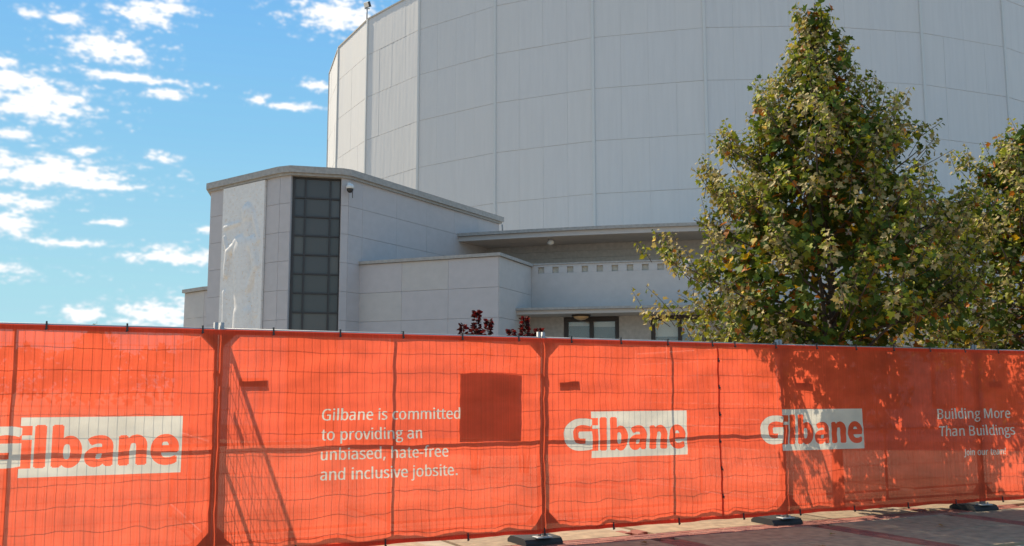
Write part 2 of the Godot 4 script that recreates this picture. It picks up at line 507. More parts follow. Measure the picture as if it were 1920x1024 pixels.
func stair_tower() -> void:
	var t := thing("stair_tower", "lilac-grey angular stair tower with white relief figure and tall dark window", "building")
	var a := Vector2(-10.40, 32.62)
	var b1 := Vector2(-7.42, 30.20)
	var b2 := Vector2(-7.036, 30.022)
	var c1 := Vector2(-5.503, 30.408)
	var c2 := Vector2(-5.30, 30.56)
	var d := Vector2(-0.549, 38.982)
	var back := [Vector2(-6.0, 43.0), Vector2(-11.4, 38.0)]
	var inb2 := b2 + Vector2(0.03, 0.26)
	var inc1 := c1 + Vector2(-0.06, 0.26)
	put(t, "core_wall", prism([a, b1, b2, inb2, inc1, c1, c2, d, back[0], back[1]], GROUND - 0.05, 8.30), M.tower_joint)
	rng.seed = 31
	var paints := [M.tower_paint, M.tower_paint, M.tower_paint_b]
	var rows := [8.30, 7.39, 6.46, 5.53, 4.60, 3.67, 2.74, 1.81, 0.88, GROUND]
	var ab := a.distance_to(b1)
	# where the relief stands on the left face
	var r0 := 0.222
	var r1 := 0.822
	panelled(t, a, b1, rows, [0.0, r0], paints)
	panelled(t, a, b1, rows, [r1, 1.0], paints)
	panelled(t, b1, b2, rows, [0.0, 1.0], paints)
	panelled(t, c1, c2, rows, [0.0, 1.0], paints)
	panelled(t, c2, d, rows, [0.0, 0.075, 0.27, 0.46, 0.65, 0.83, 1.0], paints)
	var rel := put(t, "relief_panel", relief_mesh((r1 - r0) * ab - 0.02, 7.9), M.relief_stone, facing(a, b1) * at(Vector3(r0 * ab + 0.01, 0.36, 0.10)))
	rel.set_meta("label", "tall white carved relief of a standing figure with a ball")
	# flat roof with a stepped edge
	var grow := func(g: float) -> Array:
		var poly := PackedVector2Array([a, b1 + Vector2(0.02, -0.02), b2, c1, c2, d, back[0], back[1]])
		var big := Geometry2D.offset_polygon(poly, g, Geometry2D.JOIN_MITER)[0]
		var out := Array(big)
		if Geometry2D.is_polygon_clockwise(big):
			out.reverse()
		return out
	put(t, "roof_lip", prism(grow.call(0.10), 8.28, 8.36), M.trim_paint)
	put(t, "roof", prism(grow.call(0.17), 8.363, 8.571), M.trim_paint)
	# the window strip
	var xf := facing(inb2, inc1)
	var wide := inb2.distance_to(inc1)
	var win := put(t, "window", box_mesh(Vector3(wide, 8.3, 0.04)), M.bronze_frame, xf * at(Vector3(wide / 2, 4.15, 0.03)))
	win.set_meta("label", "tall dark window strip of smoked panes in a bronze grid")
	var cols := [0.0, 0.245, 0.775, 1.0]
	var heights := [8.25]
	for k in 13:
		heights.append(7.61 - 0.615 * k)
	for k in heights.size() - 1:
		for c in 3:
			var w: float = (cols[c + 1] - cols[c]) * wide - 0.055
			var h: float = heights[k] - heights[k + 1] - 0.05
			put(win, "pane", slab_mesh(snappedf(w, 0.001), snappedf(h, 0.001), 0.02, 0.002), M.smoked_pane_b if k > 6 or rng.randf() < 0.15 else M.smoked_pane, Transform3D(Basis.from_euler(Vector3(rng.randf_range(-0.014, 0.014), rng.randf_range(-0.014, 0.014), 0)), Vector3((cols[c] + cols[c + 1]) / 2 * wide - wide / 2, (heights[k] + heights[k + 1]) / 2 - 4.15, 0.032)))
		put(win, "bar", box_mesh(Vector3(wide, 0.05, 0.07)), M.bronze_frame, at(Vector3(0, heights[k] - 4.15, 0.05)))
	for c in 4:
		put(win, "bar", box_mesh(Vector3(0.055 if c % 3 else 0.09, 8.25, 0.08)), M.bronze_frame, at(Vector3((cols[c] - 0.5) * wide, 0, 0.052)))
	# camera under the roof
	var cam := thing("security_camera", "small white dome camera on a bracket under the tower roof", "camera", W(-5.20, 7.98, 30.36))
	put(cam, "mount", box_mesh(Vector3(0.10, 0.14, 0.22)), M.white_plastic, at(Vector3(-0.05, 0.06, -0.06)))
	var st := begin()
	st.set_smooth_group(0)
	tube(st, [Vector3(0, 0.07, 0.1), Vector3(0, 0.0, 0.1), Vector3(0, -0.08, 0.1)], [0.08, 0.13, 0.13], 14)
	put(cam, "housing", done(st), M.white_plastic)
	st = begin()
	st.set_smooth_group(0)
	tube(st, [Vector3(0, -0.08, 0.1), Vector3(0, -0.15, 0.1), Vector3(0, -0.20, 0.1), Vector3(0, -0.22, 0.1)], [0.11, 0.10, 0.06, 0.01], 14)
	put(cam, "dome", done(st), M.dark_plastic)
	put(cam, "cable", bar(Vector3(0.06, -0.05, 0.02), Vector3(0.07, -0.36, 0.0), 0.012, 6), M.dark_plastic)
	var jb := thing("junction_box", "small grey twin box at the far corner of the stair tower", "box", W(-0.42, 7.62, 38.92))
	put(jb, "box_body", slab_mesh(0.24, 0.22, 0.16, 0.02), M.steel_plate, at(Vector3(0.05, 0, 0.12)))
	put(jb, "box_body", slab_mesh(0.20, 0.18, 0.14, 0.02), M.steel_plate, at(Vector3(0.34, 0.0, 0.12)))
	put(jb, "conduit", bar(Vector3(0.05, 0.1, 0.05), Vector3(0.02, 0.62, 0.05), 0.03, 8), M.trim_paint)

func annexes() -> void:
	rng.seed = 41
	var t := thing("low_annex", "low pale grey panelled block standing before the stair tower", "building")
	var p := Vector2(-4.972, 31.124)
	var q := Vector2(-0.408, 29.052)
	var r := Vector2(0.62, 31.66)
	var poly := [p, q, r, Vector2(0.2, 33.4), Vector2(-3.6, 33.2)]
	put(t, "core_wall", prism(poly, GROUND - 0.05, 5.54), M.tower_joint)
	var rows := [5.545, 4.60, 3.67, 2.74, 1.81, 0.88, GROUND]
	panelled(t, p, q, rows, [0.0, 0.32, 0.655, 1.0], [M.concourse_paint, M.tower_paint])
	panelled(t, q, r, rows, [0.0, 1.0], [M.concourse_paint])
	var big := Geometry2D.offset_polygon(PackedVector2Array(poly), 0.09, Geometry2D.JOIN_MITER)[0]
	var out := Array(big)
	if Geometry2D.is_polygon_clockwise(big):
		out.reverse()
	put(t, "coping", prism(out, 5.55, 5.648), M.trim_paint)
	var s := thing("side_block", "low grey block peeking out left behind the stair tower", "building")
	var a := Vector2(-12.66, 37.0)
	var b := Vector2(-11.55, 35.9)
	var c := Vector2(-10.3, 35.2)
	put(s, "core_wall", prism([a, b, c, Vector2(-8, 40), Vector2(-11, 41)], GROUND - 0.05, 5.2), M.tower_joint)
	panelled(s, a, b, [5.2, 4.2, 3.2, 2.2, 1.2, GROUND], [0.0, 1.0], [M.concourse_paint])
	panelled(s, b, c, [5.2, 4.2, 3.2, 2.2, 1.2, GROUND], [0.0, 1.0], [M.tower_paint])
	put(s, "coping", prism([a + Vector2(-0.1, -0.08), b + Vector2(-0.05, -0.12), c + Vector2(0, -0.12), Vector2(-8, 40), Vector2(-11.1, 41)], 5.21, 5.34), M.trim_paint)

func concourse() -> void:
	var t := thing("curved_concourse", "long curved grey concourse with two thin canopies and square niches", "building")
	var left := -16.7
	var right := 26.0
	# upper storey: wall of wide boards under the upper canopy
	put(t, "upper_wall", arc_mesh(42.9, 43.36, 4.6, 7.14, -25.0, right, 90), M.tower_joint)
	for k in 8:
		put(t, "board", arc_mesh(43.36, 43.40, 4.98 + 0.27 * k, 5.244 + 0.27 * k, -25.0, right, 90), M.board_paint)
	put(t, "canopy", arc_mesh(42.8, 45.50, 7.13, 7.31, -23.4, right, 100), M.concourse_paint)
	put(t, "canopy_lip", arc_mesh(42.8, 45.60, 7.313, 7.43, -23.5, right, 100), M.trim_paint)
	put(t, "roof", arc_mesh(29.0, 42.78, 7.2, 7.36, -24.0, right, 60), M.trim_paint)
	put(t, "terrace_floor", arc_mesh(43.41, 48.68, 4.85, 4.97, left + 0.5, right, 60), M.concrete)
	# parapet with a row of square niches
	var r0 := 48.70
	var r1 := 49.0
	put(t, "parapet", arc_mesh(r0, r1, 4.06, 5.32, left, right, 90), M.concourse_paint)
	put(t, "parapet_top", arc_mesh(r0, r1, 5.53, 5.60, left, right, 90), M.concourse_paint)
	put(t, "coping", arc_mesh(r0 - 0.03, r1 + 0.035, 5.602, 5.65, left, right, 90), M.trim_paint)
	put(t, "niche_back", arc_mesh(r0, r1 - 0.082, 5.322, 5.528, left, right, 90), M.niche_paint)
	var step := rad_to_deg(0.492 / r1)
	var half := rad_to_deg(0.105 / r1)
	var k0 := -16.05
	put(t, "pier", arc_mesh(r1 - 0.080, r1, 5.322, 5.528, left, k0 - half, 2), M.concourse_paint)
	for k in 44:
		var c := k0 + step * k
		put(t, "pier", arc_mesh(r1 - 0.080, r1, 5.322, 5.528, c + half, c + step - half, 2), M.concourse_paint)
	# ground storey: windows, wall between them, lower canopy
	put(t, "lower_canopy", arc_mesh(48.6, 50.35, 3.86, 3.98, left, right, 90), M.concourse_paint)
	put(t, "lower_canopy_lip", arc_mesh(48.6, 50.45, 3.983, 4.057, left, right, 90), M.trim_paint)
	var wdeg := 2.13
	var spots := [-15.17, -11.85, -8.53, -5.2, -1.9]
	var from := left
	for s in spots:
		put(t, "lower_wall", arc_mesh(r0, r1, GROUND - 0.02, 3.858, from, s, 4), M.board_paint)
		put(t, "sill_wall", arc_mesh(r0, r1, GROUND - 0.02, 0.9, s, s + wdeg, 4), M.board_paint)
		from = s + wdeg
	put(t, "lower_wall", arc_mesh(r0, r1, GROUND - 0.02, 3.858, from, right, 40), M.board_paint)
	put(t, "room_back", arc_mesh(45.2, 45.3, 0.0, 3.85, left, 6.0, 30), M.room_shade_brown)
	put(t, "room_floor", arc_mesh(45.3, 48.69, 0.86, 0.89, left, 6.0, 30), M.room_shade_brown)
	put(t, "room_ceiling", arc_mesh(45.2, 48.69, 3.87, 3.93, left, 6.0, 30), M.room_shade_brown)
	put(t, "room_end", arc_mesh(45.3, 48.69, 0.9, 3.86, 5.6, 5.9, 1), M.room_shade_brown)
	for i in spots.size():
		var p3 := ring_point(r1 - 0.1, deg_to_rad(spots[i]), 0)
		var q3 := ring_point(r1 - 0.1, deg_to_rad(spots[i] + wdeg), 0)
		var p := Vector2(p3.x, -p3.z)
		var q := Vector2(q3.x, -q3.z)
		var xf := facing(p, q)
		var wide := p.distance_to(q)
		var win := Node3D.new()
		win.name = "window"
		t.add_child(win, true)
		win.transform = xf * at(Vector3(wide / 2, 0, 0))
		put(win, "frame", box_mesh(Vector3(wide, 0.14, 0.14)), M.door_frame, at(Vector3(0, 3.77, 0)))
		put(win, "frame", box_mesh(Vector3(wide, 0.12, 0.14)), M.door_frame, at(Vector3(0, 0.97, 0)))
		for x in [-0.5, 0.0, 0.5]:
			put(win, "frame", box_mesh(Vector3(0.13, 2.66, 0.13)), M.door_frame, at(Vector3(x * (wide - 0.14), 2.365, 0)))
		for x in [-0.25, 0.25]:
			put(win, "pane", box_mesh(Vector3(wide / 2 - 0.14, 2.66, 0.012)), M.clear_glass, at(Vector3(x * (wide - 0.14), 2.365, 0.0)))
			var drop: float = [[0.12, 0.16], [0.50, 0.42], [0.3, 0.5], [0.5, 0.5], [0.4, 0.4]][i][0 if x < 0 else 1]
			put(win, "blind", box_mesh(Vector3(wide / 2 - 0.16, drop, 0.02)), M.blind_cloth, at(Vector3(x * (wide - 0.14), 3.69 - drop / 2, -0.16)))
	# lamps under the canopies
	var a := deg_to_rad(-14.33)
	var lp := ring_point(49.75, a, 3.86)
	var lamp := thing("ceiling_lamp", "round amber glass lamp under the lower canopy above a window", "lamp", lp)
	var st := begin()
	st.set_smooth_group(0)
	tube(st, [Vector3(0, 0, 0), Vector3(0, -0.03, 0), Vector3(0, -0.06, 0)], [0.30, 0.31, 0.28], 20)
	put(lamp, "rim", done(st), M.bronze)
	st = begin()
	st.set_smooth_group(0)
	tube(st, [Vector3(0, -0.06, 0), Vector3(0, -0.11, 0), Vector3(0, -0.15, 0), Vector3(0, -0.175, 0)], [0.25, 0.21, 0.13, 0.02], 20)
	put(lamp, "bowl", done(st), M.amber_glass)
	lp = ring_point(44.9, deg_to_rad(-16.9), 7.13)
	var s2 := thing("soffit_lamp", "small round white lamp under the upper canopy", "lamp", lp)
	st = begin()
	st.set_smooth_group(0)
	tube(st, [Vector3(0, 0, 0), Vector3(0, -0.05, 0)], [0.09, 0.09], 14)
	put(s2, "base", done(st), M.steel_plate)
	st = begin()
	st.set_smooth_group(0)
	tube(st, [Vector3(0, -0.05, 0), Vector3(0, -0.13, 0), Vector3(0, -0.20, 0), Vector3(0, -0.23, 0)], [0.09, 0.13, 0.10, 0.02], 14)
	put(s2, "globe", done(st), M.lamp_glass)

# ---------------------------------------------------------------- the fence
func fence_pos(u: float) -> Array:      # [point on the ground line, unit vector along, unit vector towards the camera]
	var i := clampi(int(floor(u / PL)) + 1, 0, 4)
	var p: Vector2 = POSTS[i]
	var q: Vector2 = POSTS[i + 1]
	var d := W(q.x - p.x, 0, q.y - p.y).normalized()
	return [W(p.x, 0, p.y) + d * (u - (i - 1) * PL), d, d.cross(UP)]

func fence_xf(u: float) -> Transform3D:
	var f := fence_pos(u)
	return Transform3D(Basis(f[1], UP, f[2]), f[0])

func make_panel() -> Node3D:
	var o := thing("mesh_fence", "", "fence")
	var y0 := 0.14
	var y1 := 1.985
	var x0 := 0.026
	var x1 := PL - 0.026
	put(o, "post", bar(Vector3(x0, 0.0, 0), Vector3(x0, 2.05, 0), 0.0205, 12), M.galvanised)
	put(o, "post", bar(Vector3(x1, 0.0, 0), Vector3(x1, 2.05, 0), 0.0205, 12), M.galvanised)
	put(o, "rail", bar(Vector3(x0, y1, 0), Vector3(x1, y1, 0), 0.017), M.galvanised)
	put(o, "rail", bar(Vector3(x0, y0, 0), Vector3(x1, y0, 0), 0.015), M.galvanised)
	put(o, "rail", bar(Vector3(x0, 0.985, -0.012), Vector3(x1, 0.985, -0.012), 0.016), M.galvanised)
	put(o, "stiffener", bar(Vector3(PL / 2, y0, -0.014), Vector3(PL / 2, y1, -0.014), 0.0155), M.galvanised)
	var st := begin()
	var n := 44
	for i in range(1, n):
		var x := lerpf(x0, x1, float(i) / n)
		tube(st, [Vector3(x, y0, 0.004), Vector3(x, y1, 0.004)], [0.0020, 0.0020], 4, false)
	for k in 10:
		var y := 1.836 - 0.1835 * k
		tube(st, [Vector3(x0, y, 0.008), Vector3(x1, y, 0.008)], [0.0026, 0.0026], 4, false)
	put(o, "wire_mesh", done(st), M.wire)
	for c in [[x0, y1, 1, -1], [x1, y1, -1, -1], [x0, y0, 1, 1], [x1, y0, -1, 1]]:
		st = begin()
		var big := 0.165
		var a := Vector3(c[0], c[1], 0.003)
		var b := a + Vector3(c[2] * big, 0, 0)
		var d := a + Vector3(0, c[3] * big, 0)
		var z := Vector3(0, 0, 0.004)
		for tri in [[a + z, b + z, d + z], [a - z, d - z, b - z]]:
			if c[2] * c[3] < 0:
				tri.reverse()
			for p in [tri[0], tri[2], tri[1]]:
				st.add_vertex(p)
		quad(st, b - z, b + z, d + z, d - z)
		put(o, "corner_gusset", done(st), M.steel_plate)
	put(o, "name_plate", slab_mesh(0.245, 0.078, 0.006, 0.002), M.steel_plate, at(Vector3(0.31, 1.525, 0.016)))
	put(o, "clamp", slab_mesh(0.09, 0.05, 0.06, 0.008), M.steel_plate, at(Vector3(0.0, 1.60, 0.022)))
	return o

func fence() -> void:
	var first := make_panel()
	first.transform = fence_xf(-PL + 0.0001)
	meta(first, "steel mesh fence panel behind the large logo, at the left edge", "fence", "temporary fence panels behind the orange banners")
	var names := ["steel mesh fence panel behind the four lines of white writing", "steel mesh fence panel behind the middle logo", "steel mesh fence panel behind the logo in the tree's shadow", "steel mesh fence panel at the right edge, behind Building More"]
	for i in 4:
		var o := first.duplicate()
		o.name = numbered("mesh_fence")
		add_child(o)
		o.transform = fence_xf(PL * i + 0.0001)
		meta(o, names[i], "fence", "temporary fence panels behind the orange banners")
	var braces := [[0.0, "steel mesh panel set crosswise behind the fence beside the four-line writing"], [2.0, "steel mesh panel set crosswise behind the fence beside the shaded logo"]]
	for b in braces:
		var f := fence_pos(PL * b[0] + 0.03)
		var o := first.duplicate()
		o.name = numbered("mesh_fence")
		add_child(o)
		var d: Vector3 = -f[2]
		o.transform = Transform3D(Basis(d, UP, d.cross(UP)), f[0] + d * 0.05)
		meta(o, b[1], "fence", "crosswise panels bracing the fence")
	# feet under the posts
	var marks := ["black rubber foot under the fence post left of the four-line writing", "black rubber foot under the post left of the middle logo", "black rubber foot under the post by the shaded logo", "black rubber foot under the post below Building More"]
	for i in 4:
		var f := fence_pos(PL * i)
		var o := thing("rubber_ballast", marks[i], "fence block", f[0] + UP * GROUND, "black fence feet")
		o.basis = Basis(f[1], UP, f[2])
		var st := begin()
		var prof := [[-0.34, 0.0], [0.065, 0.0], [0.065, 0.025], [0.035, 0.06], [0.0, 0.07], [-0.27, 0.07], [-0.34, 0.03]]
		for k in prof.size():
			var p: Array = prof[k]
			var q: Array = prof[(k + 1) % prof.size()]
			quad(st, Vector3(-0.21, p[1], p[0]), Vector3(0.21, p[1], p[0]), Vector3(0.21, q[1], q[0]), Vector3(-0.21, q[1], q[0]))
		for k in range(1, prof.size() - 1):
			for s in [-1, 1]:
				var tri := [Vector3(s * 0.21, prof[0][1], prof[0][0]), Vector3(s * 0.21, prof[k][1], prof[k][0]), Vector3(s * 0.21, prof[k + 1][1], prof[k + 1][0])]
				if s > 0:
					tri.reverse()
				for v in tri:
					st.add_vertex(v)
		put(o, "block", done(st), M.rubber)
		put(o, "base_plate", slab_mesh(0.17, 0.12, 0.012, 0.003), M.galvanised, Transform3D(Basis(Vector3.RIGHT, -PI / 2), Vector3(0.0, 0.084, 0.02)))
		put(o, "bolt", bar(Vector3(0.04, 0.075, 0.04), Vector3(0.04, 0.105, 0.04), 0.012, 6), M.galvanised)
	# board hung on the far side of the wires
	var f2 := fence_pos(2.63)
	var sg := thing("sign_board", "dark square board showing through the banner beside the four-line writing", "sign", f2[0] + UP * 1.315)
	sg.basis = Basis(f2[1], UP, f2[2])
	put(sg, "board", slab_mesh(0.665, 0.65, 0.006, 0.001), M.sign_board, Transform3D(Basis(Vector3(0, 0, 1), -0.012), Vector3(-0.02, 0, 0.018)))

# ---------------------------------------------------------------- the printed banners
const ORANGE := Color8(255, 108, 73, 241)
const WHITE := Color8(236, 229, 212, 0)
var prints := []     # [image, u0, u1]
const PRINT_TOP := 2.02
const PRINT_H := 2.04

func fill_tri(a: Vector2, b: Vector2, c: Vector2, col: Color) -> void:     # corners as (u, height)
	for p in prints:
		var im: Image = p[0]
		var w := im.get_width()
		var h := im.get_height()
		var kx: float = w / (p[2] - p[1])
		var ky := h / PRINT_H
		var v := [Vector2((a.x - p[1]) * kx, (PRINT_TOP - a.y) * ky), Vector2((b.x - p[1]) * kx, (PRINT_TOP - b.y) * ky), Vector2((c.x - p[1]) * kx, (PRINT_TOP - c.y) * ky)]
		if maxf(v[0].x, maxf(v[1].x, v[2].x)) < 0 or minf(v[0].x, minf(v[1].x, v[2].x)) > w:
			continue
		var y0 := int(floor(minf(v[0].y, minf(v[1].y, v[2].y))))
		var y1 := int(ceil(maxf(v[0].y, maxf(v[1].y, v[2].y))))
		for y in range(maxi(y0, 0), mini(y1 + 1, h)):
			var yc := y + 0.5
			var lo := 1e9
			var hi := -1e9
			for i in 3:
				var s: Vector2 = v[i]
				var e: Vector2 = v[(i + 1) % 3]
				if (s.y <= yc) != (e.y <= yc):
					var x := s.x + (e.x - s.x) * (yc - s.y) / (e.y - s.y)
					lo = minf(lo, x)
					hi = maxf(hi, x)
			if hi > lo:
				var xa := int(round(lo))
				var xb := int(round(hi))
				if xb > xa:
					im.fill_rect(Rect2i(xa, y, xb - xa, 1), col)

func fill_box(u0: float, u1: float, h0: float, h1: float, col: Color) -> void:
	fill_tri(Vector2(u0, h0), Vector2(u1, h0), Vector2(u1, h1), col)
	fill_tri(Vector2(u0, h0), Vector2(u1, h1), Vector2(u0, h1), col)

func lettering(words: String, heavy: bool, u: float, base: float, width: float, cap: float, col: Color, scale_from := "") -> void:
	var sf := SystemFont.new()
	sf.font_names = PackedStringArray(["Droid Sans"])
	sf.font_weight = 700 if heavy else 400
	var font: Font = sf
	var sizes := []
	var tris := PackedVector3Array()
	for s in ([words] if scale_from == "" else [scale_from, words]):
		var tm := TextMesh.new()
		tm.font = font
		tm.font_size = 96
		tm.pixel_size = 0.01
		tm.curve_step = 1.0
		tm.depth = 0.0
		tm.horizontal_alignment = HORIZONTAL_ALIGNMENT_LEFT
		tm.text = s
		tris = tm.get_faces()
		var lo := Vector2(1e9, 1e9)
		var hi := -lo
		for p in tris:
			lo = lo.min(Vector2(p.x, p.y))
			hi = hi.max(Vector2(p.x, p.y))
		sizes.append([lo, hi])
	# the height of a capital, for the baseline and scale
	var tc := TextMesh.new()
	tc.font = font
	tc.font_size = 96
	tc.pixel_size = 0.01
	tc.depth = 0.0
	tc.text = ("G" if words == "G" else "l") if heavy else "B"
	var cl := 1e9
	var ch := -1e9
	for p in tc.get_faces():
		cl = minf(cl, p.y)
		ch = maxf(ch, p.y)
	var kx: float = width / (sizes[0][1].x - sizes[0][0].x)
	var ky := cap / (ch - cl)
	var x0: float = sizes[-1][0].x
	for i in range(0, tris.size(), 3):
		var t := []
		for k in 3:
			t.append(Vector2(u + (tris[i + k].x - x0) * kx, base + (tris[i + k].y - cl) * ky))
		for o in ([Vector2(-0.2, 0), Vector2(0.2, 0)] if not heavy else [Vector2(-1, 0), Vector2(1, 0), Vector2(0, 0.8), Vector2(0, -0.8), Vector2.ZERO]):
			var e: Vector2 = o * 0.011
			fill_tri(t[0] + e, t[1] + e, t[2] + e, col)

func logo(u: float) -> void:            # u: left edge of the white box
	fill_box(u, u + 1.235, 0.762, 1.237, WHITE)
	fill_box(u - 0.01, u + 0.085, 0.835, 1.17, ORANGE)
	lettering("G", true, u - 0.310, 0.848, 0.335, 0.312, WHITE)
	fill_box(u + 0.012, u + 0.10, 0.84, 1.168, ORANGE)
	fill_box(u + 0.012, u + 0.085, 1.06, 1.095, WHITE)
	fill_box(u + 0.085, u + 0.10, 0.84, 1.168, WHITE)
	lettering("lbane", true, u + 0.115, 0.842, 1.085, 0.325, ORANGE)

var crease := FastNoiseLite.new()
func drape(u: float, h: float) -> float:      # how far the cloth stands off the wires
	var low := clampf(1.0 - h / 2.0, 0, 1)
	var d := 0.010 + 0.012 * crease.get_noise_2d(u * 1.1, h * 1.6)
	d += 0.010 * crease.get_noise_2d(u * 0.55 + 40, h * 5.0) 
	d += (0.006 + 0.026 * low * low) * (0.55 + crease.get_noise_2d(u * 2.6 + 7, h * 0.5 + 3))
	d += 0.004 * crease.get_noise_2d(u * 6.0 + 90, h * 6.0)
	d += 0.006 * exp(-pow((h - 0.985) / 0.035, 2.0))
	var fold := absf(fposmod(u + 0.35, 0.86) - 0.43)
	d += 0.004 * maxf(0.0, 1.0 - fold / 0.05)
	d += 0.003 * maxf(0.0, 1.0 - absf(h - 1.46) / 0.04) + 0.003 * maxf(0.0, 1.0 - absf(h - 0.5) / 0.04)
	for r in [[8.75, 1.95, 7.95, 0.85, 0.04, 0.030], [8.95, 1.9, 8.35, 0.6, 0.05, 0.022], [7.2, 1.9, 7.9, 1.45, 0.03, 0.014], [-2.6, 1.5, -1.2, 1.35, 0.03, 0.012], [-1.0, 1.42, -0.2, 1.55, 0.03, 0.012], [4.2, 1.7, 5.4, 1.85, 0.03, 0.012], [5.5, 0.62, 7.0, 0.5, 0.04, 0.016]]:
		var a := Vector2(r[0], r[1])
		var b := Vector2(r[2], r[3])
		var p := Vector2(u, h)
		var k := clampf((p - a).dot(b - a) / (b - a).length_squared(), 0, 1)
		var q: float = p.distance_to(a.lerp(b, k)) / r[4]
		d += r[5] * exp(-q * q) * sin(PI * clampf(k * 0.9 + 0.05, 0, 1))
	return maxf(d, 0.0) * smoothstep(0.0, 0.12, 2.012 - h) + 0.027

func cloth_point(u: float, h: float, extra := 0.0) -> Vector3:
	# the fence bends a little at each post: blend the two directions
	var i: float = round(u / PL) * PL
	var k := clampf(0.5 + (u - i) / 0.16, 0.0, 1.0)
	var a := fence_pos(minf(u, i - 0.001) if k < 1.0 else u)
	var p: Vector3 = fence_pos(u)[0]
	var n: Vector3 = fence_pos(i - 0.01)[2].lerp(fence_pos(i + 0.01)[2], k).normalized()
	return p + n * (drape(u, h) + extra) + UP * h

func cloth(u0: float, u1: float, h0: float, h1: float, t0: float, t1: float, nh: int, extra: float) -> ArrayMesh:
	var st := SurfaceTool.new()
	st.begin(Mesh.PRIMITIVE_TRIANGLES)
	st.set_smooth_group(0)
	var nu := int(ceil((u1 - u0) / 0.04))
	var grid := []
	for j in nh + 1:
		var row := []
		for i in nu + 1:
			var u := lerpf(u0, u1, float(i) / nu)
			var sag := 0.004 * sin(u * 7.4) * (1.0 - float(j) / nh)
			var h := lerpf(h0 + sag if h0 < 0.2 else h0, h1, float(j) / nh)
			row.append([cloth_point(u, h, extra), Vector2((u - t0) / (t1 - t0), (PRINT_TOP - h) / PRINT_H)])
		grid.append(row)
	for j in nh:
		for i in nu:
			var q := [grid[j][i], grid[j][i + 1], grid[j + 1][i + 1], grid[j + 1][i]]
			for k in [0, 2, 1, 0, 3, 2]:
				st.set_uv(q[k][1])
				st.add_vertex(q[k][0])
	st.index()
	st.generate_normals()
	st.generate_tangents()
	return st.commit()

